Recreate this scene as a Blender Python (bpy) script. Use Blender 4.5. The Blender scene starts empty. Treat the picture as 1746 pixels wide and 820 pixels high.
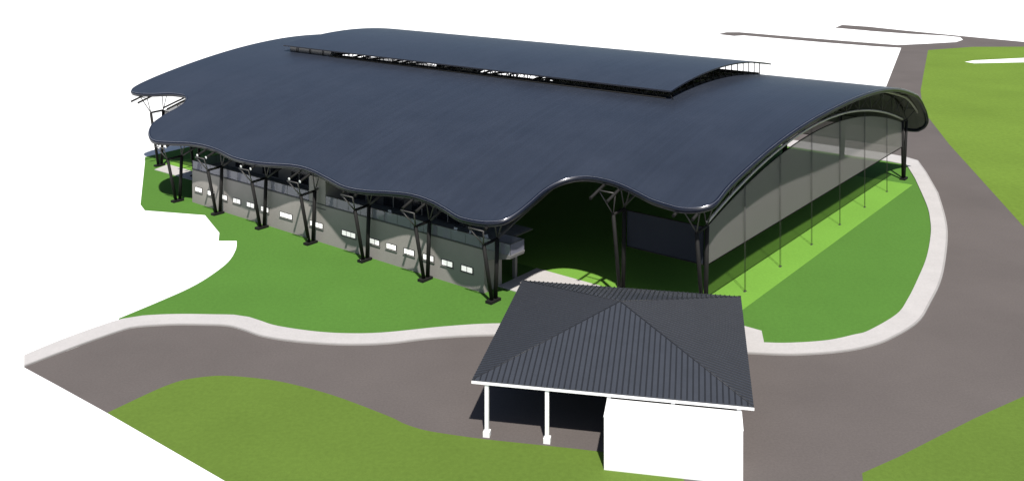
import bpy, bmesh, math, random
from mathutils import Vector, Matrix, geometry
random.seed(4)
R = math.radians
scene = bpy.context.scene
COL = scene.collection

# ------------------------------------------------------------------ materials
def new_mat(name):
    m = bpy.data.materials.new(name); m.use_nodes = True
    nt = m.node_tree
    return m, nt, nt.nodes['Principled BSDF']

def node(nt, kind, **kw):
    n = nt.nodes.new(kind)
    for k, v in kw.items():
        if k in n.inputs: n.inputs[k].default_value = v
        else: setattr(n, k, v)
    return n

def mat(name, col, rough=.7, metal=0., var=.12, scale=.35, bump=0., bscale=6., spec=.5, detail=6., fine=0., fscale=3.):
    """plain procedural material: base colour broken up by noise, optional bump"""
    m, nt, b = new_mat(name)
    tc = node(nt, 'ShaderNodeTexCoord')
    n = node(nt, 'ShaderNodeTexNoise', Scale=scale, Detail=detail, Roughness=.6)
    nt.links.new(tc.outputs['Object'], n.inputs['Vector'])
    r = node(nt, 'ShaderNodeMapRange')
    r.inputs['From Min'].default_value = .3; r.inputs['From Max'].default_value = .7
    r.inputs['To Min'].default_value = 1 - var; r.inputs['To Max'].default_value = 1 + var
    nt.links.new(n.outputs['Fac'], r.inputs['Value'])
    last = r.outputs['Result']
    if fine:
        n2 = node(nt, 'ShaderNodeTexNoise', Scale=fscale, Detail=4., Roughness=.7)
        nt.links.new(tc.outputs['Object'], n2.inputs['Vector'])
        r2 = node(nt, 'ShaderNodeMapRange')
        r2.inputs['From Min'].default_value = .3; r2.inputs['From Max'].default_value = .7
        r2.inputs['To Min'].default_value = 1 - fine; r2.inputs['To Max'].default_value = 1 + fine
        nt.links.new(n2.outputs['Fac'], r2.inputs['Value'])
        mu = node(nt, 'ShaderNodeMath', operation='MULTIPLY')
        nt.links.new(last, mu.inputs[0]); nt.links.new(r2.outputs['Result'], mu.inputs[1]); last = mu.outputs[0]
    v = node(nt, 'ShaderNodeVectorMath', operation='SCALE')
    v.inputs[0].default_value = col
    nt.links.new(last, v.inputs['Scale'])
    nt.links.new(v.outputs['Vector'], b.inputs['Base Color'])
    b.inputs['Roughness'].default_value = rough
    b.inputs['Metallic'].default_value = metal
    b.inputs['Specular IOR Level'].default_value = spec
    if bump:
        n3 = node(nt, 'ShaderNodeTexNoise', Scale=bscale, Detail=5.)
        nt.links.new(tc.outputs['Object'], n3.inputs['Vector'])
        bp = node(nt, 'ShaderNodeBump', Strength=bump, Distance=.05)
        nt.links.new(n3.outputs['Fac'], bp.inputs['Height'])
        nt.links.new(bp.outputs['Normal'], b.inputs['Normal'])
    return m

def seam_metal(name, col, pitch, depth, rough, spec, sheet=.06, metal=0.):
    """standing seam metal: seams every `pitch` metres across local X, sheets of slightly different tone"""
    m, nt, b = new_mat(name)
    tc = node(nt, 'ShaderNodeTexCoord')
    sx = node(nt, 'ShaderNodeSeparateXYZ'); nt.links.new(tc.outputs['Object'], sx.inputs[0])
    d = node(nt, 'ShaderNodeMath', operation='DIVIDE'); d.inputs[1].default_value = pitch
    nt.links.new(sx.outputs['X'], d.inputs[0])
    fr = node(nt, 'ShaderNodeMath', operation='FRACT'); nt.links.new(d.outputs[0], fr.inputs[0])
    rp = node(nt, 'ShaderNodeValToRGB')
    rp.color_ramp.elements[0].position = 0.; rp.color_ramp.elements[0].color = (1, 1, 1, 1)
    rp.color_ramp.elements[1].position = .22; rp.color_ramp.elements[1].color = (0, 0, 0, 1)
    nt.links.new(fr.outputs[0], rp.inputs[0])
    bp = node(nt, 'ShaderNodeBump', Strength=1., Distance=depth)
    nt.links.new(rp.outputs[0], bp.inputs['Height']); nt.links.new(bp.outputs['Normal'], b.inputs['Normal'])
    fl = node(nt, 'ShaderNodeMath', operation='FLOOR'); nt.links.new(d.outputs[0], fl.inputs[0])
    yd = node(nt, 'ShaderNodeMath', operation='DIVIDE'); yd.inputs[1].default_value = 12.; nt.links.new(sx.outputs['Y'], yd.inputs[0])
    yf = node(nt, 'ShaderNodeMath', operation='FLOOR'); nt.links.new(yd.outputs[0], yf.inputs[0])
    cb = node(nt, 'ShaderNodeCombineXYZ'); nt.links.new(fl.outputs[0], cb.inputs[0]); nt.links.new(yf.outputs[0], cb.inputs[1])
    wn = node(nt, 'ShaderNodeTexWhiteNoise', noise_dimensions='2D'); nt.links.new(cb.outputs[0], wn.inputs['Vector'])
    n = node(nt, 'ShaderNodeTexNoise', Scale=.12, Detail=7., Roughness=.65); nt.links.new(tc.outputs['Object'], n.inputs['Vector'])
    ad = node(nt, 'ShaderNodeMath', operation='ADD')
    m1 = node(nt, 'ShaderNodeMapRange'); m1.inputs['To Min'].default_value = -sheet; m1.inputs['To Max'].default_value = sheet
    nt.links.new(wn.outputs['Value'], m1.inputs['Value'])
    m2 = node(nt, 'ShaderNodeMapRange'); m2.inputs['From Min'].default_value = .3; m2.inputs['From Max'].default_value = .7
    m2.inputs['To Min'].default_value = .88; m2.inputs['To Max'].default_value = 1.12
    nt.links.new(n.outputs['Fac'], m2.inputs['Value'])
    nt.links.new(m1.outputs[0], ad.inputs[0]); nt.links.new(m2.outputs[0], ad.inputs[1])
    v = node(nt, 'ShaderNodeVectorMath', operation='SCALE'); v.inputs[0].default_value = col
    nt.links.new(ad.outputs[0], v.inputs['Scale']); nt.links.new(v.outputs[0], b.inputs['Base Color'])
    m3 = node(nt, 'ShaderNodeMapRange'); m3.inputs['To Min'].default_value = rough - .06; m3.inputs['To Max'].default_value = rough + .1
    nt.links.new(n.outputs['Fac'], m3.inputs['Value']); nt.links.new(m3.outputs[0], b.inputs['Roughness'])
    b.inputs['Specular IOR Level'].default_value = spec
    b.inputs['Metallic'].default_value = metal
    return m

def mesh_mat(name, col, opacity):
    """fine wire mesh: wires much thinner than a pixel, so a mix of clear air and grey wire plus visible horizontal rows"""
    m, nt, b = new_mat(name)
    b.inputs['Base Color'].default_value = (*col, 1); b.inputs['Roughness'].default_value = .55
    tc = node(nt, 'ShaderNodeTexCoord')
    sx = node(nt, 'ShaderNodeSeparateXYZ'); nt.links.new(tc.outputs['Object'], sx.inputs[0])
    d = node(nt, 'ShaderNodeMath', operation='DIVIDE'); d.inputs[1].default_value = .16
    nt.links.new(sx.outputs['Z'], d.inputs[0])
    fr = node(nt, 'ShaderNodeMath', operation='FRACT'); nt.links.new(d.outputs[0], fr.inputs[0])
    mr = node(nt, 'ShaderNodeMapRange'); mr.inputs['To Min'].default_value = opacity - .06; mr.inputs['To Max'].default_value = opacity + .06
    nt.links.new(fr.outputs[0], mr.inputs['Value'])
    tr = node(nt, 'ShaderNodeBsdfTransparent')
    mx = node(nt, 'ShaderNodeMixShader')
    out = nt.nodes['Material Output']
    nt.links.new(mr.outputs[0], mx.inputs[0]); nt.links.new(tr.outputs[0], mx.inputs[1]); nt.links.new(b.outputs[0], mx.inputs[2])
    nt.links.new(mx.outputs[0], out.inputs['Surface'])
    return m

def glass_mat(name, col, opacity):
    m, nt, b = new_mat(name)
    b.inputs['Base Color'].default_value = (*col, 1); b.inputs['Roughness'].default_value = .08
    tr = node(nt, 'ShaderNodeBsdfTransparent'); tr.inputs[0].default_value = (.85, .88, .92, 1)
    mx = node(nt, 'ShaderNodeMixShader'); mx.inputs[0].default_value = opacity
    nt.links.new(tr.outputs[0], mx.inputs[1]); nt.links.new(b.outputs[0], mx.inputs[2])
    nt.links.new(mx.outputs[0], nt.nodes['Material Output'].inputs['Surface'])
    return m

M = {}
M['ground'] = mat('white_ground', (.84, .84, .83), .9, var=.02, scale=.02, spec=.2)
M['road'] = mat('asphalt', (.105, .091, .086), .92, var=.09, scale=.06, fine=.10, fscale=5., spec=.15)
M['lawn'] = mat('lawn_green', (.070, .165, .028), .95, var=.05, scale=.08, fine=.09, fscale=2.5, spec=.1, bump=.4, bscale=9)
M['verge'] = mat('verge_green', (.094, .152, .025), .95, var=.06, scale=.08, fine=.09, fscale=2.5, spec=.1, bump=.4, bscale=9)
M['verge_far'] = mat('far_green', (.118, .190, .027), .95, var=.09, scale=.04, fine=.12, fscale=1.2, spec=.1)
M['pitch'] = mat('pitch_green', (.135, .29, .04), .9, var=.05, scale=.1, fine=.08, fscale=3., spec=.15)
M['pave'] = mat('pale_concrete', (.42, .40, .39), .85, var=.05, scale=.25, fine=.05, fscale=4., spec=.3)
M['kerb'] = mat('kerb_stone', (.30, .285, .275), .85, var=.06, scale=.5)
M['roof'] = seam_metal('roof_metal', (.020, .025, .038), .5, .014, .38, .75, sheet=.06)
M['roof2'] = seam_metal('monitor_metal', (.022, .028, .042), .5, .014, .38, .75, sheet=.06)
M['soffit'] = seam_metal('roof_underside', (.105, .10, .094), .4, .02, .55, .3)
M['trim'] = mat('navy_trim', (.005, .007, .016), .35, metal=.0, var=.05, spec=.4)
M['rim'] = mat('bright_rim', (.30, .30, .34), .22, metal=.85, var=.05)
M['steel'] = mat('dark_steel', (.011, .0105, .010), .7, var=.15, scale=1.2, spec=.2)
M['steel2'] = mat('grey_steel', (.055, .052, .05), .5, metal=.1, var=.12, scale=1.2)
M['pale_steel'] = mat('pale_steel', (.40, .385, .36), .45, metal=.2, var=.08)
M['cap'] = mat('sunlit_cap', (.85, .85, .83), .6, var=.03)  # white stands in for sunlight on the tube ends
M['mesh'] = mesh_mat('wire_mesh', (.172, .161, .156), .74)
M['clad'] = mat('shaded_cladding', (.022, .026, .034), .85, var=.08, spec=.15)  # shade on the front panel put into its colour, darker than its own tone
M['lip'] = mat('gutter_lip', (.06, .058, .058), .4, metal=.4)
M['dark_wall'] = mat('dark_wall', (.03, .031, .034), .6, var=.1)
M['wall'] = mat('render_wall', (.25, .231, .219), .88, var=.05, scale=.5, fine=.03, fscale=8., bump=.1, bscale=14)
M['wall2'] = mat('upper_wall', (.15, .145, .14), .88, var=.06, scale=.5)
M['slab'] = mat('slab_edge', (.035, .036, .04), .6)
M['floor'] = mat('terrace_floor', (.22, .22, .22), .8)
M['glass'] = glass_mat('balustrade_glass', (.24, .24, .29), .66)
M['darkglass'] = mat('dark_glass', (.012, .013, .018), .12, spec=.8)
M['frame'] = mat('window_frame', (.02, .02, .022), .4)
M['pane'] = mat('lit_pane', (.8, .79, .77), .4, var=.02)
_b = M['pane'].node_tree.nodes['Principled BSDF']
_b.inputs['Emission Color'].default_value = (1, .97, .93, 1); _b.inputs['Emission Strength'].default_value = .42
M['white'] = mat('white_paint', (.82, .82, .81), .6, var=.02)
M['pavroof'] = mat('shelter_roof', (.034, .038, .048), .5, var=.08, scale=.6, spec=.45, fine=.06, fscale=4.)
M['pavrib'] = mat('shelter_seam', (.014, .015, .019), .5, var=.06, spec=.5)
M['ceiling'] = mat('shelter_ceiling', (.12, .10, .085), .8, var=.08)

# ------------------------------------------------------------------ mesh helpers
class MB:
    def __init__(s): s.v = []; s.f = []; s.m = []; s.sm = []; s.mi = 0
    def face(s, ids, smooth=False): s.f.append(ids); s.m.append(s.mi); s.sm.append(smooth)
    def box(s, x0, y0, z0, x1, y1, z1):
        n = len(s.v)
        s.v += [(x, y, z) for z in (z0, z1) for x, y in ((x0, y0), (x1, y0), (x1, y1), (x0, y1))]
        for q in ((0, 3, 2, 1), (4, 5, 6, 7), (0, 1, 5, 4), (1, 2, 6, 5), (2, 3, 7, 6), (3, 0, 4, 7)):
            s.face([n + i for i in q])
        return s
    def prism(s, poly, z0, z1):
        """closed prism over a convex or simple polygon (x, y)"""
        n = len(s.v); k = len(poly)
        a = sum(poly[i][0]*poly[(i+1) % k][1] - poly[(i+1) % k][0]*poly[i][1] for i in range(k))
        if a < 0: poly = poly[::-1]
        s.v += [(x, y, z0) for x, y in poly] + [(x, y, z1) for x, y in poly]
        s.face(list(range(n + k - 1, n - 1, -1))); s.face(list(range(n + k, n + 2*k)))
        for i in range(k):
            j = (i + 1) % k; s.face([n+i, n+j, n+k+j, n+k+i])
        return s
    def hexa(s, p):
        """eight corners: bottom four then top four"""
        n = len(s.v); s.v += [tuple(q) for q in p]
        for q in ((0, 3, 2, 1), (4, 5, 6, 7), (0, 1, 5, 4), (1, 2, 6, 5), (2, 3, 7, 6), (3, 0, 4, 7)):
            s.face([n + i for i in q])
        return s
    def tube(s, path, r, n=8, closed=False, r2=None):
        P = [Vector(p) for p in path]; k = len(P); base = len(s.v)
        up0 = Vector((0, 0, 1))
        for i, p in enumerate(P):
            if closed: d = P[(i+1) % k] - P[i-1]
            else: d = P[min(i+1, k-1)] - P[max(i-1, 0)]
            d.normalize()
            up = up0 if abs(d.z) < .95 else Vector((1, 0, 0))
            a = d.cross(up).normalized(); b = a.cross(d).normalized()
            rr = r if r2 is None else r + (r2 - r)*i/(k-1)
            for j in range(n):
                t = 2*math.pi*j/n
                q = p + (a*math.cos(t) + b*math.sin(t))*rr
                s.v.append(tuple(q))
        for i in range(k if closed else k-1):
            i2 = (i+1) % k
            for j in range(n):
                j2 = (j+1) % n
                s.face([base+i*n+j, base+i*n+j2, base+i2*n+j2, base+i2*n+j], True)
        if not closed:
            s.face([base+j for j in range(n)][::-1]); s.face([base+(k-1)*n+j for j in range(n)])
        return s
    def build(s, name, material, parent=None):
        me = bpy.data.meshes.new(name); me.from_pydata(s.v, [], s.f)
        mats = material if isinstance(material, (list, tuple)) else [material]
        for m in mats: me.materials.append(m)
        for p, i, sm in zip(me.polygons, s.m, s.sm): p.material_index = i; p.use_smooth = sm
        me.update()
        bm = bmesh.new(); bm.from_mesh(me); bmesh.ops.recalc_face_normals(bm, faces=bm.faces); bm.to_mesh(me); bm.free()
        o = bpy.data.objects.new(name, me); COL.objects.link(o)
        if parent: o.parent = parent
        return o

def empty(name, loc, rz=0.):
    o = bpy.data.objects.new(name, None); COL.objects.link(o)
    o.location = loc; o.rotation_euler = (0, 0, rz); o.empty_display_size = .5
    return o
def tag(o, label=None, cat=None, group=None, kind=None):
    if label: o['label'] = label
    if cat: o['category'] = cat
    if group: o['group'] = group
    if kind: o['kind'] = kind
    return o
def dup(o, parent=None):
    c = o.copy(); COL.objects.link(c)
    if parent: c.parent = parent
    for ch in o.children: dup(ch, c)
    return c

def smooth(pts, n=6, closed=False):
    """Catmull-Rom through the points"""
    out = []; k = len(pts)
    for i in range(k if closed else k-1):
        if closed: p0, p1, p2, p3 = (pts[(i+j) % k] for j in (-1, 0, 1, 2))
        else: p0, p1, p2, p3 = pts[max(i-1, 0)], pts[i], pts[i+1], pts[min(i+2, k-1)]
        for j in range(n):
            t = j/n
            out.append(tuple(.5*((2*b) + (-a+c)*t + (2*a-5*b+4*c-d)*t*t + (-a+3*b-3*c+d)*t**3) for a, b, c, d in zip(p0, p1, p2, p3)))
    if not closed: out.append(tuple(pts[-1]))
    return out
def inside(p, poly):
    x, y = p; c = False; j = len(poly)-1
    for i in range(len(poly)):
        xi, yi = poly[i]; xj, yj = poly[j]
        if (yi > y) != (yj > y) and x < (xj-xi)*(y-yi)/(yj-yi)+xi: c = not c
        j = i
    return c

def sheet(name, poly, z, material):
    """flat ground sheet with a concave outline"""
    m = MB(); tri = geometry.tessellate_polygon([[Vector((x, y, 0)) for x, y in poly]])
    m.v = [(x, y, z) for x, y in poly]
    for t in tri: m.face(list(t))
    o = m.build(name, material)
    for p in o.data.polygons:
        if p.normal.z < 0: p.flip()
    tag(o, kind='structure')
    return o

# ------------------------------------------------------------------ camera
H = 40.
cam_d = bpy.data.cameras.new('camera'); cam = bpy.data.objects.new('camera', cam_d); COL.objects.link(cam)
cam.location = (0, 0, H); cam.rotation_euler = (R(90), 0, 0)
cam_d.sensor_width = 36; cam_d.lens = 36*1600/1746; cam_d.shift_y = -525/1746; cam_d.clip_end = 6000; cam_d.clip_start = .5
scene.camera = cam

# ------------------------------------------------------------------ light
LD = Vector((-.073, .632, -1.)).normalized()          # direction sunlight travels
el = math.asin(-LD.z); az = math.atan2(-LD.x, -LD.y)    # compass direction of the sun from +Y, clockwise
sun_d = bpy.data.lights.new('sun', 'SUN'); sun_d.energy = 4.; sun_d.angle = R(1.2); sun_d.color = (1., .965, .91)
sun = bpy.data.objects.new('sun', sun_d); COL.objects.link(sun); sun.location = (0, -60, 120)
sun.rotation_euler = LD.to_track_quat('-Z', 'Y').to_euler()
w = bpy.data.worlds.new('World'); scene.world = w; w.use_nodes = True
nt = w.node_tree
sky = nt.nodes.new('ShaderNodeTexSky'); sky.sky_type = 'NISHITA'; sky.sun_disc = False
sky.sun_elevation = el; sky.sun_rotation = az
nt.links.new(sky.outputs[0], nt.nodes['Background'].inputs[0]); nt.nodes['Background'].inputs[1].default_value = .055
scene.view_settings.view_transform = 'Standard'; scene.view_settings.look = 'None'
scene.view_settings.exposure = .7; scene.view_settings.gamma = 1
scene.view_settings.use_curve_mapping = False
scene.cycles.max_bounces = 8; scene.cycles.diffuse_bounces = 1; scene.cycles.transparent_max_bounces = 24
scene.cycles.use_denoising = True

# ------------------------------------------------------------------ ground plan (metres, world frame)
g = MB(); g.v = [(-2500, -300, 0), (2500, -300, 0), (2500, 5000, 0), (-2500, 5000, 0)]; g.face([0, 1, 2, 3])
tag(g.build('ground', M['ground']), kind='structure')

RING_IN = [(-46.09, 88.64), (-44.47, 91.56), (-42.59, 94.26), (-40.5, 96.78), (-38.72, 97.71), (-35.21, 98.16), (-31.45, 98.08), (-28.34, 97.86), (-26.16, 96.68), (-23.87, 95.24), (-19.66, 93.88), (-16.06, 93.43), (-12.47, 93.7), (-6.72, 95.1), (-1.38, 95.81), (5.19, 95.38), (12.67, 93.43), (18.82, 92.09), (24.43, 91.39), (27.16, 91.3), (30.89, 91.87), (33.98, 93.16), (35.79, 94.12), (40.25, 98.16), (43.13, 102.24), (46.42, 107.56), (50.95, 115.32), (55.46, 124.27), (58.2, 130.61), (60.82, 137.63), (65.43, 152.38), (67.84, 161.33), (65.56, 163.89), (59.1, 168.87), (51.18, 175.34), (41.94, 182.86)]
RING_OUT = [(-44.91, 86.37), (-43.17, 88.89), (-41.56, 91.17), (-39.09, 94.26), (-37.68, 95.1), (-34.28, 95.57), (-31.52, 95.52), (-29.03, 95.31), (-26.98, 94.26), (-24.64, 92.75), (-20.89, 91.56), (-16.31, 90.93), (-12.14, 91.17), (-7.68, 92.35), (-1.63, 93.02), (5.04, 92.62), (12.31, 90.78), (18.29, 89.51), (22.44, 89.07), (25.46, 88.77), (27.56, 88.81), (30.96, 89.32), (33.85, 90.27), (36.89, 91.99), (41.56, 96.1), (45.19, 101.27), (49.18, 107.56), (53.33, 115.32), (57.71, 124.27), (60.95, 131.96), (65.35, 143.82), (68.98, 156.1), (71.06, 164.19), (70.08, 166.67), (67.71, 169.54), (61.1, 174.58), (52.92, 181.3), (43.3, 188.79)]
LAWN_LEFT = [(-65.38, 167.1), (-63.94, 163.43), (-54.64, 137.99), (-52.83, 135.02), (-43.44, 132.78), (-41.45, 129.29), (-38.98, 125.0), (-38.07, 121.74), (-35.72, 121.74)]
LAWN_CURVE = [(-35.72, 121.74), (-34.85, 118.39), (-34.48, 113.98), (-35.15, 109.4), (-36.3, 105.61), (-38.35, 101.59), (-40.79, 97.3)]
VERGE_TOP = [(-33.74, 78.19), (-31.65, 81.42), (-30.41, 83.04), (-29.2, 84.02), (-27.2, 84.66), (-25.32, 84.69), (-22.66, 84.21), (-19.96, 83.37), (-15.47, 81.16), (-10.35, 77.76), (-8.75, 76.46), (-6.98, 75.47), (-4.34, 74.68), (-1.81, 74.07), (2.38, 73.26), (6.67, 72.4), (11.01, 71.35), (12.55, 69.95), (12.65, 64.)]
BR = [(24.2, 64.), (25.93, 69.49), (29.44, 71.59), (33.7, 74.42), (38.07, 77.29), (46.5, 82.4), (60., 64.)]
TR = [(141.26, 318.57), (119.66, 272.34), (103.21, 237.04), (96.41, 220.69), (90.92, 206.05), (82.43, 176.8), (77.44, 157.64), (67.19, 118.52), (70., 112.), (175.35, 205.21), (300., 330.), (160.9, 327.53)]
NOTCH = [(139.73, 289.59), (144.26, 292.91), (240, 322), (240, 300), (141.03, 286.35)]
FAR_ROAD = [(80.78, 368.24), (85.75, 375.37), (90.91, 375.37), (102.95, 363.64), (121.73, 345.95), (136.8, 332.64), (149.37, 336.84), (161.67, 341.7), (167.81, 349.15), (170.73, 357.54), (167.5, 362.6), (155.6, 369.9), (145., 379.8), (144.5, 381.), (135., 392.6), (142.53, 405.06), (150.81, 397.52), (160.24, 380.95), (176.09, 357.54), (193.12, 333.33), (200, 326.), (160.9, 327.3), (141.26, 318.3), (134.76, 324.6), (127.1, 329.), (112.3, 341.3), (89.8, 363.6), (85.5, 361.6)]

ANG = math.atan2(-.62152161, .78339702)
O = Vector((-1.97138315, 101.74880763, 0)); E1 = Vector((.78339702, -.62152161, 0)); E2 = Vector((.62152161, .78339702, 0))
def W(s, t): p = O + E1*s + E2*t; return (p.x, p.y)

ri = smooth(RING_IN[:31], 5) + RING_IN[31:]
ro = smooth(RING_OUT[:31], 5) + RING_OUT[31:]
# back stretch of the pavement closes round the far side of the building
ri2 = [W(x, 90.5) for x in (-20, -60, -90)]; ro2 = [W(x, 96.3) for x in (-20, -60, -90)]
# roads
road = RING_OUT[:3] + [(-38.6, 95.9), (-33, 96.8), (-28, 96.3), (-24, 93.8), (-18, 92.4), (-12, 92.4), (-2, 94.4), (30, 120), (40, 170)] + [W(-4, 94), W(-30, 96), W(-60, 96), W(-64, 99), W(-50, 112), W(-26, 132)] \
    + [(97.03, 243.35), (114.89, 281.94), (134.76, 324.87), (160.9, 327.4), (330, 327), (330, 300), (175, 150), (150, 64), (-14.5, 64.), (-19.39, 67.3), (-33.74, 78.19), (-40.33, 83.04)]
sheet('road', road, .004, M['road'])
sheet('far_road', FAR_ROAD, .008, M['road'])
sheet('verge_lawn', smooth(VERGE_TOP[:17], 5) + VERGE_TOP[17:] + [(-14.5, 64.), (-19.39, 67.3)], .008, M['verge'])
sheet('corner_lawn', BR, .008, M['verge'])
sheet('field_lawn', TR, .012, M['verge_far'])
sheet('ground_patch', NOTCH, .016, M['ground'])
lawn = LAWN_LEFT[:-1] + smooth(LAWN_CURVE, 6) + ri[15:] + ri2 + [W(-95, 60)]
sheet('lawn', lawn, .008, M['lawn'])
sheet('pitch', [W(-83, 10.9), W(22.1, 10.9), W(22.1, 77.5), W(-83, 77.5)], .012, M['pitch'])

def kerbed(name, inner, outer):
    """raised pavement between two lines with a kerb stone along the road side"""
    m = MB(); k = len(inner)
    P = [Vector((*p, 0)) for p in inner]
    z = .13
    n = min(len(inner), len(outer))
    for i in range(n): 
        a = Vector((*inner[i], 0)); b = Vector((*outer[i], 0)); c = b + (a-b).normalized()*.22
        m.v += [(a.x, a.y, 0), (a.x, a.y, z), (c.x, c.y, z), (c.x, c.y, z+.004), (b.x, b.y, z+.004), (b.x, b.y, 0)]
    for i in range(n-1):
        for j in range(5):
            m.mi = 1 if j >= 2 else 0
            m.face([i*6+j, i*6+j+1, i*6+6+j+1, i*6+6+j])
    o = m.build(name, [M['pave'], M['kerb']])
    tag(o, kind='structure'); return o
def resample(pts, n):
    L = [0.]
    for a, b in zip(pts, pts[1:]): L.append(L[-1] + math.dist(a, b))
    out = []; j = 0
    for i in range(n):
        d = L[-1]*i/(n-1)
        while j < len(L)-2 and L[j+1] < d: j += 1
        t = (d-L[j])/max(L[j+1]-L[j], 1e-6)
        out.append(tuple(a+(b-a)*t for a, b in zip(pts[j], pts[j+1])))
    return out
pi = []; po = []
for i in range(len(RING_OUT)):
    po.append(RING_OUT[i])
# pair the two edges by matching arc length in three stretches
def pair(a, b, n): return resample(a, n), resample(b, n)
A1, B1 = pair(smooth(RING_IN[:25], 6), smooth(RING_OUT[:25], 6)[:], 160)
def nearest_pairs(inner, outer):
    res_i = []
    for p in outer:
        best = None
        for a, b in zip(inner, inner[1:]):
            ax, ay = a; bx, by = b; dx, dy = bx-ax, by-ay; L2 = dx*dx+dy*dy or 1e-9
            t = max(0, min(1, ((p[0]-ax)*dx+(p[1]-ay)*dy)/L2))
            q = (ax+dx*t, ay+dy*t); d = math.dist(p, q)
            if best is None or d < best[0]: best = (d, q)
        res_i.append(best[1])
    return res_i
outer = resample(ro + ro2, 420)
inner = nearest_pairs(ri + ri2, outer)
kerbed('pavement', inner, outer)
# paved apron in front of the hall entrance, joining the pavement, and its far-left stretch
ap = MB(); ap.prism([W(-2.3, 3.6), W(.4, 3.6), W(12, -2.5), W(27.2, 8.4), W(25.9, 10.8), W(-2.3, 10.8)], .0, .10)
tag(ap.build('apron', M['pave']), kind='structure')
ap = MB(); ap.prism([W(-80.6, 7.9), W(-58.9, 8.1), W(-58.9, 11.2), W(-82, 11.3)], .0, .10)
tag(ap.build('side_path', M['pave']), kind='structure')

# ================================================================== SPORTS HALL (local frame: x = along the front, y = depth)
hall = empty('sports_hall', (O.x, O.y, 0), ANG)
tag(hall, 'huge sports hall with a dark vaulted roof, wavy scalloped edge and black branching columns', 'sports hall')

ZC, AA, TC = 18.75, .0041, 45.
def zr(t): return ZC - AA*(t-TC)**2
CURL = [(78, 78., zr(78)), (81, 80.8, 12.95), (84, 83.4, 11.2), (86.5, 85.2, 9.3), (89, 86.2, 7.2), (92, 86.8, 4.5)]
def P(q):
    """roof section: arc parameter -> (depth, height); the back edge curls down"""
    if q <= 78: return q, zr(q)
    for a, b in zip(CURL, CURL[1:]):
        if q <= b[0]:
            t = (q-a[0])/(b[0]-a[0]); t2 = t
            return a[1]+(b[1]-a[1])*t2, a[2]+(b[2]-a[2])*t2
    return CURL[-1][1:]

FRONT = [(22.2, 7.9), (21.6, 6.8), (20.6, 6.2), (19.4, 5.9), (18.1, 6.0), (16.1, 6.3), (14.0, 7.0), (11.8, 7.7), (9.7, 8.1), (7.4, 8.1), (5.8, 7.6), (4.6, 6.6), (3.9, 5.3), (3.55, 3.7), (3.45, 1.5), (3.2, -0.3), (2.6, -1.6), (1.3, -2.3), (-0.4, -2.6), (-2.6, -2.6), (-5.3, -1.9), (-8.1, -1.3), (-11.5, -1.1), (-14.8, -1.6), (-17.7, -2.2), (-21.1, -2.4), (-25.1, -1.7), (-29.3, -1.0), (-32.7, -1.0), (-36.7, -1.7), (-39.9, -2.1), (-43.9, -2.1), (-48.2, -1.5), (-52.0, -1.3), (-55.3, -1.5), (-59.3, -2.3), (-62.6, -2.7), (-65.2, -1.9), (-67.4, -0.5), (-68.6, 1.0), (-69.1, 3.3), (-69.2, 5.4), (-69.9, 7.0), (-71.3, 8.2), (-73.3, 8.9), (-77.0, 8.6), (-80.6, 7.5), (-84.1, 6.9), (-86.5, 7.3), (-87.7, 9.0)]
LEFT = [(-88.0, 12.5), (-87.9, 18), (-88.0, 26), (-88.5, 36), (-89, 45), (-88.6, 56), (-88.2, 68), (-88.2, 80), (-88., 86), (-87.2, 88.4), (-85.5, 89)]
BACK = [(-80, 89), (-74, 87), (-70, 84.), (-62, 84.), (-55, 87), (-48, 89), (-30, 89), (-10, 89), (6, 89), (14, 89)]
RIGHT = [(19.8, 89), (21.2, 88.5), (22.1, 87.5), (22.5, 86), (22.6, 83), (22.8, 78), (23.2, 70), (23.9, 60), (24.2, 52), (24.25, 45), (24.0, 37), (23.5, 30), (23.0, 23), (22.6, 16), (22.35, 11)]
outline = smooth(FRONT + LEFT + BACK + [(x-.22, y) for x, y in RIGHT], 8, closed=True)
HX0, HX1, HY0, HY1 = -63.5, 3.6, 32.2, 61.
hole = [(HX0, HY0), (HX1, HY0), (HX1, HY1), (HX0, HY1)]

def roof_mesh():
    pts = []; edges = []
    def loop(poly, step):
        ps = []
        for i in range(len(poly)):
            a = poly[i]; b = poly[(i+1) % len(poly)]; d = math.dist(a, b); k = max(1, int(d/step))
            for j in range(k): ps.append((a[0]+(b[0]-a[0])*j/k, a[1]+(b[1]-a[1])*j/k))
        n0 = len(pts); pts.extend(Vector(p) for p in ps)
        edges.extend((n0+i, n0+(i+1) % len(ps)) for i in range(len(ps)))
    loop(outline, .7); no = len(pts); loop(hole, 1.5)
    y = -4.
    while y < 92:
        x = -92.
        while x < 28:
            p = (x, y)
            if inside(p, outline) and not (HX0-.4 < x < HX1+.4 and HY0-.4 < y < HY1+.4):
                if min((p[0]-o[0])**2+(p[1]-o[1])**2 for o in outline[::2]) > .8: pts.append(Vector(p))
            x += 2.
        y += 1.25
    vs, es, fs, ov, oe, of = geometry.delaunay_2d_cdt(pts, edges, [], 0, 1e-4)
    V = [(v.x, v.y) for v in vs]; F = []
    for f in fs:
        c = (sum(V[i][0] for i in f)/len(f), sum(V[i][1] for i in f)/len(f))
        if inside(c, outline) and not (HX0 < c[0] < HX1 and HY0 < c[1] < HY1): F.append(list(f))
    return V, F
V, F = roof_mesh()
TH = .28
m = MB()
def top(p, dz=0.):
    t, z = P(p[1]); return (p[0], t - (dz*.8 if p[1] > 82 else 0), z + (dz if p[1] <= 82 else dz*.25))
m.v = [top(p) for p in V]
for f in F:
    a = [V[i] for i in f]
    ar = sum(a[i][0]*a[(i+1) % len(a)][1]-a[(i+1) % len(a)][0]*a[i][1] for i in range(len(a)))
    m.face(f if ar > 0 else f[::-1], True)
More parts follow.
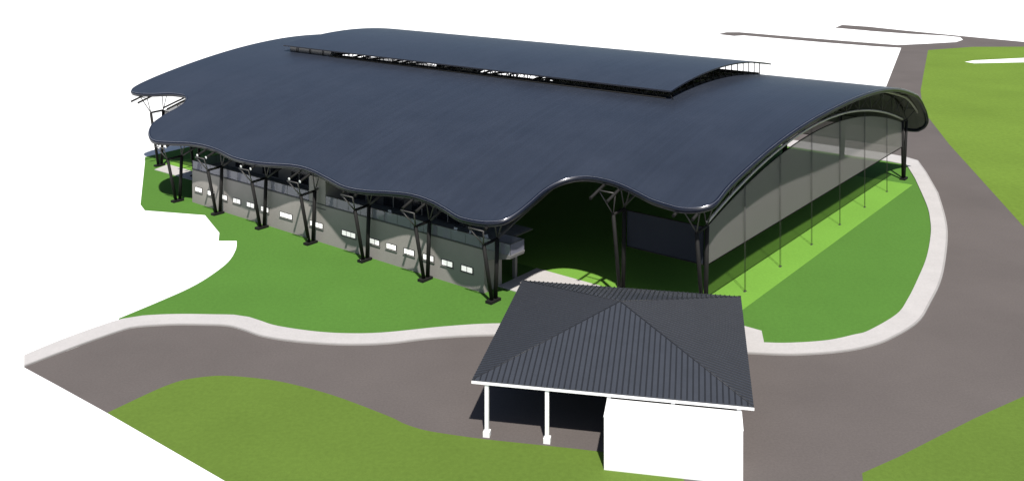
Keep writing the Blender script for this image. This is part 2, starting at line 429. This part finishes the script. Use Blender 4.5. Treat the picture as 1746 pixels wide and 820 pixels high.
roof = m.build('roof', M['roof'], hall)
m = MB(); m.v = [top(p, -TH) if p[1] <= 82 else (p[0], P(p[1])[0]-TH, P(p[1])[1]+.02) for p in V]
for f in F: m.face(f, True)
m.build('roof_underside', M['soffit'], roof)
# rounded navy edge with a bright rim line above and a thin gutter lip below
ed = [(p[0], P(p[1])[0], P(p[1])[1]) for p in outline]
cx_, cy_ = -33., 45.
def outward(i):
    a = Vector(ed[i-1]); b = Vector(ed[(i+1) % len(ed)]); d = (b-a); n = Vector((d.y, -d.x, 0)).normalized()
    q = (ed[i][0]+n.x*.3, ed[i][1]+n.y*.3)
    if inside(q, outline): n = -n
    return n
offs = [outward(i) for i in range(len(ed))]
m = MB(); m.tube([(x+n.x*.02, y+n.y*.02, z-.29) for (x, y, z), n in zip(ed, offs)], .29, 12, closed=True); m.build('edge_trim', M['trim'], roof)
m = MB(); m.tube([(x+n.x*.16, y+n.y*.16, z-.04) for (x, y, z), n in zip(ed, offs)], .045, 6, closed=True); m.build('edge_rim', M['rim'], roof)
m = MB(); m.tube([(x+n.x*.14, y+n.y*.14, z-.58) for (x, y, z), n in zip(ed, offs)], .06, 6, closed=True); m.build('gutter_lip', M['lip'], roof)
# inner skirt of the hole (upstand under the roof monitor)
m = MB()
for (a, b) in zip(hole, hole[1:]+hole[:1]):
    k = 16
    for i in range(k):
        p = [(a[0]+(b[0]-a[0])*j/k, a[1]+(b[1]-a[1])*j/k) for j in (i, i+1)]
        n0 = len(m.v)
        for q in p: m.v += [(q[0], q[1], zr(q[1])-TH), (q[0], q[1], zr(q[1])+.3)]
        m.face([n0, n0+2, n0+3, n0+1])
m.build('upstand', M['steel'], roof)

# roof monitor: a second shallow vault standing on posts over the opening
MX0, MX1, MY0, MY1, MC = -76., 4.6, 31., 63.5, 47.3
def zm(t): return 20.75 - .0059*(t-MC)**2
m = MB(); NX, NY = 40, 24
for lay, dz in ((0, 0.), (1, -.2)):
    for i in range(NX+1):
        for j in range(NY+1):
            x = MX0+(MX1-MX0)*i/NX; y = MY0+(MY1-MY0)*j/NY
            m.v.append((x, y, zm(y)+dz))
K = (NX+1)*(NY+1)
for i in range(NX):
    for j in range(NY):
        a = i*(NY+1)+j; q = [a, a+NY+1, a+NY+2, a+1]
        m.face(q, True); m.mi = 1; m.face([K+t for t in q[::-1]], True); m.mi = 0
m2 = MB(); m2.v = list(m.v)
m.mi = 2
rim = [i*(NY+1) for i in range(NX+1)] + [NX*(NY+1)+j for j in range(1, NY+1)] + [i*(NY+1)+NY for i in range(NX-1, -1, -1)] + [j for j in range(NY-1, 0, -1)]
n0 = len(m.v); m.v += [m.v[i] for i in rim] + [m.v[K+i] for i in rim]; kr = len(rim)
for i in range(kr): j = (i+1) % kr; m.face([n0+i, n0+j, n0+kr+j, n0+kr+i])
mon = m.build('roof_monitor', [M['roof2'], M['soffit'], M['trim']], hall)
def post_between(x, y, r=.07):
    a = MB(); a.tube([(x, y, zr(y)-.1), (x, y, zm(y)-.19)], r, 6); return a.build('monitor_post', M['steel'], mon)
for k in range(15): post_between(MX1-.9, 33.0+2.0*k, .075)
for k in range(22): post_between(MX0+3+3.55*k, 31.75, .075)
for k in range(10): post_between(MX0+1.2, 33+3*k, .075)
# truss bracing seen in the long opening
m = MB(); YB = 31.35
x = HX0
while x < HX1-1:
    m.tube([(x, YB, zr(YB)+.05), (x+.75, YB, zm(YB)-.2)], .06, 5)
    m.tube([(x+2.2, YB, zr(YB)+.05), (x+1.45, YB, zm(YB)-.2)], .06, 5)
    x += 2.2
m.tube([(HX0, YB, zr(YB)+.07), (HX1, YB, zr(YB)+.07)], .09, 6)
m.tube([(HX0, YB, zm(YB)-.27), (HX1, YB, zm(YB)-.27)], .07, 6)
m.build('monitor_bracing', M['steel'], mon)
m = MB(); m.box(MX0+.9, 31.9, zr(31.9)-.1, HX0-.2, 31.98, zm(31.9)-.33); m.build('monitor_glazing', M['darkglass'], mon)

# trusses and columns
def zl(t): return 15.15 - .0045*(t-TC)**2
S_IN = [-10.15*k for k in range(7)]; S_OUT = [20., 10., -71.5, -82.4]

def make_column(s, tc, back=False):
    """branching column: base plate, two raking legs, cross beam and four branches up to the rafters"""
    g_ = -1 if back else 1
    zt = 6.65 if tc == 0 else 9.45
    top_ = lambda dy: tc + g_*dy
    c = MB(); c.box(s-.42, min(top_(-.95), top_(.75)), 0.012, s+.42, max(top_(-.95), top_(.75)), .3)
    root = c.build('column', M['steel'], hall)
    f = Vector((s, top_(-1.7), zt-.1)); b = Vector((s, top_(.6), zt))
    a = MB(); a.tube([(s, top_(-.35), .28), tuple(f)], .22, 10); a.build('leg', M['steel'], root)
    a = MB(); a.tube([(s, top_(.30), .28), tuple(b)], .24, 10); a.build('leg', M['steel'], root)
    a = MB(); a.tube([tuple(f), tuple(b)], .17, 8); a.build('cross_beam', M['steel'], root)
    zz = lambda t: (zr(t) if t < 78 else P(t)[1]) - .75
    r = .075; y2 = top_(-3.0); yb = top_(.9)
    for p, q in [(f, (s+sx, y2, zz(y2))) for sx in (-1.05, 1.05)] + [(b, (s+sx, yb, zz(yb))) for sx in (-1.05, 1.05)]:
        a = MB(); a.tube([tuple(p), q], r, 6); a.build('branch', M['steel2'], root)
    a = MB(); a.tube([(s-1.05, y2, zz(y2)), (s+1.05, y2, zz(y2))], r, 6); a.build('tie_bar', M['steel2'], root)
    return root

def make_truss(s, tc):
    t0 = tc - (2.65 if tc == 0 else 4.6); t1 = 84.2
    zz = lambda t: zr(t) - .75 if t <= 78 else min(zr(t), P(t)[1]) - .75
    def low(t):
        zt = 6.65 if tc == 0 else 9.45
        if tc == 0 and t < 14: 
            k = (t-.6)/13.4; return zt + (zl(14)-zt)*(k**.9)
        return zl(t)
    n = 28; ta, tb = tc+.6, 79.4
    lp = [(s, ta+(tb-ta)*i/n, low(ta+(tb-ta)*i/n)) for i in range(n+1)]
    a = MB(); 
    nodes = 13
    for i in range(1, nodes):
        y0 = ta+(tb-ta)*i/nodes; y1 = ta+(tb-ta)*(i+.5)/nodes; y2 = ta+(tb-ta)*(i+1)/nodes
        for sx in (-1.05, 1.05):
            a.tube([(s, y0, low(y0)), (s+sx, y1, zz(y1))], .055, 5)
            a.tube([(s+sx, y1, zz(y1)), (s, y2, low(y2))], .055, 5)
        a.tube([(s-1.05, y1, zz(y1)), (s+1.05, y1, zz(y1))], .06, 5)
    root = a.build('truss', M['steel2'] if abs(s-20) < .1 else M['steel'], hall)
    a = MB(); a.tube(lp, .16, 8); a.build('bottom_chord', M['pale_steel'] if abs(s-20) < .1 else M['steel2'], root)
    for sx in (-1.05, 1.05):
        cut = [(t0, t1, M['steel'])] if s+sx < 21 else [(t0, 42., M['steel']), (42., t1, M['pale_steel'])]
        for u0, u1, mt in cut:
            a = MB(); a.tube([(s+sx, u0+(u1-u0)*i/34, zz(u0+(u1-u0)*i/34)) for i in range(35)], .17, 8); a.build('top_chord', mt, root)
    for sx in (-1.05, 1.05):
        p = Vector((s+sx, t0, zz(t0))); d = Vector((0, -1, -(zz(t0+1)-zz(t0)))).normalized()
        a = MB(); a.tube([tuple(p+d*.002), tuple(p+d*.06)], .185, 10); a.build('end_cap', M['cap'] if tc == 0 and s < -25 else M['steel'], root)  # ends in sun coloured white, ends in shade coloured dark
for s in S_IN: make_column(s, 0); make_truss(s, 0)
for s in S_OUT: make_column(s, 10); make_truss(s, 10)
for s in S_IN + S_OUT: make_column(s, 80, back=True)
# purlins under the roof, one mesh: regular pattern of the roof structure
m = MB()
for y in range(12, 80, 4):
    if HY0-1 < y < HY1+1:
        m.tube([(-87, y, zr(y)-.48), (HX0-.3, y, zr(y)-.48)], .07, 5); m.tube([(HX1+.3, y, zr(y)-.48), (21.5, y, zr(y)-.48)], .07, 5)
    else: m.tube([(-87, y, zr(y)-.48), (21.8, y, zr(y)-.48)], .07, 5)
m.build('purlins', M['steel'], hall)

# mesh screens hung between the columns
def screen(kind, a, b, z0, ztop, n=1, mt=None):
    """vertical screen from a to b (x, y), bottom z0, top profile ztop(k)"""
    m = MB()
    for i in range(n+1):
        t = i/n; x = a[0]+(b[0]-a[0])*t; y = a[1]+(b[1]-a[1])*t
        m.v += [(x, y, z0), (x, y, ztop(x, y))]
    for i in range(n): m.face([2*i, 2*i+2, 2*i+3, 2*i+1])
    sc = m.build(kind, mt or M['mesh'], hall)
    f = MB()
    f.tube([m.v[0]] + [m.v[2*i+1] for i in range(n+1)] + [m.v[2*n]], .07, 6, closed=True)
    f.build('frame', M['steel'], sc)
    return sc
screen('mesh_screen', (19.93, 10.7), (19.93, 79.3), 5.35, lambda x, y: zl(y)-.5-.45*(1-((y-45)/35)**2), 30)
screen('mesh_screen', (-82.33, 10.7), (-82.33, 79.3), 5.35, lambda x, y: zl(y)-.5-.45*(1-((y-45)/35)**2), 30)
screen('cladding_panel', (10.3, 10.65), (19.6, 10.65), 5.35, lambda x, y: 9.3, 1, M['clad'])
screen('mesh_screen', (-82.1, 10.65), (-71.8, 10.65), 5.35, lambda x, y: 9.3, 1)
screen('mesh_screen', (.3, 79.6), (19.7, 79.6), 5.3, lambda x, y: 9.3, 1)
# slim ladder posts along the two ends
for s in (20.12, -82.5):
    for y in (19.6, 29.5, 39.6, 50., 60.4, 70.9):
        a = MB(); zt = zl(y)-.15
        for d in (-.15, .15): a.tube([(s, y+d, .012), (s, y+d, zt)], .026, 6)
        z = .6
        while z < zt: a.tube([(s, y-.16, z), (s, y+.16, z)], .014, 4); z += 1.5
        a.box(s-.12, y-.25, .012, s+.12, y+.25, .06)
        a.build('ladder_post', M['steel2'], hall)

# ================================================================== OFFICE BLOCK under the front of the roof
ob = empty('office_block', (O.x, O.y, 0), ANG)
tag(ob, 'long grey two-storey block with small white windows and a glass-railed terrace under the wavy roof', 'building')
X0, X1, Y0, Y1 = -58.9, -2.3, 1.1, 10.
a = MB(); a.prism([(X0, Y0), (X1, Y0), (X1, 4.2), (-7., 4.2), (-7., Y1), (X0, Y1)], 0, 4.82); wall = a.build('wall', M['wall'], ob)
a = MB(); a.box(X0-.03, Y0-.06, 4.822, -32.3, Y1, 4.99); a.box(-32.3, Y0-.001, 4.822, -28.9, Y1, 4.99); a.box(-28.9, Y0-.10, 4.822, X1+.02, Y1, 4.99)
a.build('floor_slab', [M['slab']], ob)
a = MB(); a.box(X0+.1, Y0+.12, 4.992, X1-.1, Y1-.1, 5.02); a.build('terrace_floor', M['floor'], ob)
a = MB(); a.box(-32.3, Y0-.02, 4.30, -28.9, Y0-.003, 4.42); a.build('ledge', M['slab'], ob)
a = MB(); a.box(-32.2, Y0-.002, 4.995, -28.95, 5.2, 8.3); a.build('stair_tower', M['wall'], ob)
# set-back upper storey with dark glazing
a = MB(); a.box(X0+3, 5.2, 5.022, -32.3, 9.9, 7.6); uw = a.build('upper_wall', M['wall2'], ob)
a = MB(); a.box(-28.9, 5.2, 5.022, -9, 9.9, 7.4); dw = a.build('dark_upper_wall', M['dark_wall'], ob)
for x0 in (-54, -47.5, -41, -37, -27.5, -22.5, -17.5, -13.2):
    a = MB(); a.box(x0, 5.14, 5.25, x0+3.6, 5.195, 7.2); f = a.build('terrace_window', M['darkglass'], uw if x0 < -30 else dw)
    a = MB()
    a.box(x0+1.76, 5.09, 5.2, x0+1.84, 5.137, 7.25); a.build('frame', M['pale_steel'], f)
# glass balustrade
def balustrade(pts, z0=5.0, h=1.2):
    m = MB()
    for p, q in zip(pts, pts[1:]):
        n = len(m.v); m.v += [(*p, z0), (*q, z0), (*q, z0+h-.05), (*p, z0+h-.05)]; m.face([n, n+1, n+2, n+3])
    b_ = m.build('balustrade', M['glass'], ob)
    m = MB(); m.tube([(*p, z0+h) for p in pts], .04, 6); m.build('handrail', M['steel2'], b_)
    for p, q in zip(pts, pts[1:]):
        d = math.dist(p, q); k = max(1, round(d/2.2))
        for i in range(k):
            x = p[0]+(q[0]-p[0])*i/k; y = p[1]+(q[1]-p[1])*i/k
            m = MB(); m.tube([(x, y, z0), (x, y, z0+h)], .025, 5); m.build('post', M['steel2'], b_)
balustrade([(X0+.05, 9.0), (X0+.05, Y0+.03), (-32.3, Y0+.03)])
balustrade([(-28.85, Y0-.05), (1.45, Y0-.05), (1.45, 3.5), (X1+.05, 3.5)])
# cantilevered balcony end with its raking underside and a pier
a = MB(); a.box(X1+.02, Y0-.10, 4.80, 1.5, 3.55, 4.995)
a.build('balcony_slab', M['wall2'], ob)
a = MB(); a.hexa([(X1+.002, Y0-.08, 3.7), (1.45, Y0-.08, 4.62), (1.45, 3.5, 4.62), (X1+.002, 3.5, 3.7), (X1+.002, Y0-.08, 4.798), (1.45, Y0-.08, 4.798), (1.45, 3.5, 4.798), (X1+.002, 3.5, 4.798)])
a.build('balcony_soffit', M['wall2'], ob)
a = MB(); a.box(-2.75, 6.7, 0, -2.35, 7.1, 4.82); a.build('pier', M['wall2'], ob)
a = MB(); a.box(-6.998, 5.4, .1, -6.95, 7.4, 2.4); a.build('door', M['darkglass'], ob)
# windows: frame, panes
WIN = [(-57.2, 2), (-54.1, 2), (-51.0, 2), (-47.85, 2), (-44.7, 2), (-41.5, 2), (-36.9, 3), (-30.7, 3), (-24.5, 3), (-19.8, 2), (-16.9, 2), (-13.9, 2), (-10.75, 2), (-7.8, 2), (-4.8, 2)]
for x, n in WIN:
    wd = .84*n; z0, z1 = 1.85, 2.42
    a = MB(); a.box(x-wd/2-.08, Y0-.05, z0-.08, x+wd/2+.08, Y0-.004, z1+.08); wf = a.build('window', M['frame'], wall)
    a = MB()
    for i in range(n):
        xa = x-wd/2+.84*i+.05
        a.box(xa, Y0-.07, z0, xa+.74, Y0-.052, z1)
    a.build('pane', M['pane'], wf)
    a = MB(); a.box(x-wd/2-.16, Y0-.13, z0-.16, x+wd/2+.16, Y0-.002, z0-.103); a.build('sill', M['wall2'], wf)
# chairs left out on the terrace
def chair(x, y, rz, label):
    p = W(x, y); r = empty('chair', (p[0], p[1], 5.022), ANG+rz)
    tag(r, label, 'chair', 'white chairs on the terrace')
    a = MB(); a.box(-.25, -.24, .43, .25, .24, .48); a.build('seat', M['white'], r)
    a = MB(); a.hexa([(-.24, .22, .49), (.24, .22, .49), (.24, .26, .49), (-.24, .26, .49), (-.22, .32, .95), (.22, .32, .95), (.22, .36, .95), (-.22, .36, .95)]); a.build('backrest', M['white'], r)
    for sx in (-.22, .22):
        for sy in (-.2, .2):
            a = MB(); a.tube([(sx, sy, .43), (sx*1.1, sy*1.15, 0)], .025, 6); a.build('leg', M['white'], r)
chair(-18.4, 2.0, .2, 'white terrace chair leftmost behind the glass railing, beside the fifth front column')
chair(-14.5, 2.1, 2.6, 'white terrace chair behind the glass railing, alone midway between two branching columns')
chair(-7.6, 2.0, .1, 'white terrace chair left of a close pair behind the glass railing')
chair(-5.6, 2.1, -.5, 'white terrace chair right of a close pair behind the glass railing')
chair(-2.9, 2.4, 1.2, 'white terrace chair nearest the balcony end, behind the front column')

# ================================================================== HIP-ROOFED SHELTER in front
pc = Vector((9.6, 83.22, 0)); pang = -.196
sh = empty('open_shelter', (pc.x, pc.y, 0), pang)
tag(sh, 'square open shelter with a dark ribbed hip roof, white fascia and slim white columns', 'shelter')
HW = 10.88; ZE, ZA = 4.42, 7.3
m = MB(); m.v = [(-HW, -HW, ZE), (HW, -HW, ZE), (HW, HW, ZE), (-HW, HW, ZE), (0, 0, ZA)]
for i in range(4): m.face([i, (i+1) % 4, 4])
n0 = 5; m.v += [(-HW, -HW, ZE-.06), (HW, -HW, ZE-.06), (HW, HW, ZE-.06), (-HW, HW, ZE-.06)]
for i in range(4): j = (i+1) % 4; m.face([i, n0+i, n0+j, j])
hip = m.build('roof', M['pavroof'], sh)
m = MB()
def rib(side, u):
    """one standing seam on a roof face, from the eave up to the hip"""
    k = (ZA-ZE)/HW; ln = HW-abs(u)
    if ln < .1: return
    wv, hv = .06, .07
    pts = []
    for d, z in ((-HW, ZE), (-HW+ln, ZE+k*ln)):
        for du, dz in ((-wv, .002), (wv, .002), (wv*.6, hv), (-wv*.6, hv)):
            pts.append((u+du, d, z+dz))
    c, s_ = [(1, 0), (0, 1), (-1, 0), (0, -1)][side]
    n = len(m.v); m.v += [(x*c-y*s_, x*s_+y*c, z) for x, y, z in pts]
    for q in ((0, 1, 5, 4), (1, 2, 6, 5), (2, 3, 7, 6), (3, 0, 4, 7), (0, 3, 2, 1), (4, 5, 6, 7)): m.face([n+i for i in q])
for side in range(4):
    u = -HW+.18
    while u < HW: rib(side, u); u += .45
m.build('seams', M['pavrib'], hip)
m = MB()
for sx, sy in ((-1, -1), (1, -1), (1, 1), (-1, 1)): m.tube([(sx*HW, sy*HW, ZE+.03), (0, 0, ZA+.02)], .035, 6)
m.build('hip_cap', M['pavrib'], hip)
m = MB()
for a0, b0 in (((-HW-.03, -HW-.05), (HW+.03, -HW)), ((HW-.2, -HW+.002), (HW-.15, HW-.2)), ((-HW+.15, HW-.198), (HW-.15, HW-.15)), ((-HW+.15, -HW+.002), (-HW+.2, HW-.2))):
    m.box(a0[0], a0[1], ZE-.26, b0[0], b0[1], ZE-.062)
m.build('fascia', M['white'], sh)
m = MB(); m.box(-HW+.21, -HW+.01, ZE-.2, HW-.21, HW-.21, ZE-.15); m.build('ceiling', M['ceiling'], sh)
for yy in (-10.68, 10.4):
    for xx in (-9.7, -4.85, 0., 4.9, 9.8):
        a = MB(); a.box(xx-.15, yy-.15, .5, xx+.15, yy+.15, ZE-.201); c = a.build('column', M['white'], sh)
        a = MB(); a.prism([(xx-.27, yy-.27), (xx+.27, yy-.27), (xx+.27, yy+.27), (xx-.27, yy+.27)], 0, .42)
        a.hexa([(xx-.27, yy-.27, .42), (xx+.27, yy-.27, .42), (xx+.27, yy+.27, .42), (xx-.27, yy+.27, .42), (xx-.15, yy-.15, .5), (xx+.15, yy-.15, .5), (xx+.15, yy+.15, .5), (xx-.15, yy+.15, .5)])
        a.build('footing', M['white'], c)
wb = empty('white_outbuilding', (pc.x, pc.y, 0), pang)
tag(wb, 'plain white flat-roofed box building standing under and in front of the shelter eave', 'outbuilding')
a = MB(); a.box(-.1, -13.6, 0, 9.97, -10.9, 3.93); a.build('wall', M['white'], wb)
a = MB(); a.box(-.13, -13.63, 3.932, 10.0, -10.87, 4.0); a.build('roof', M['white'], wb)
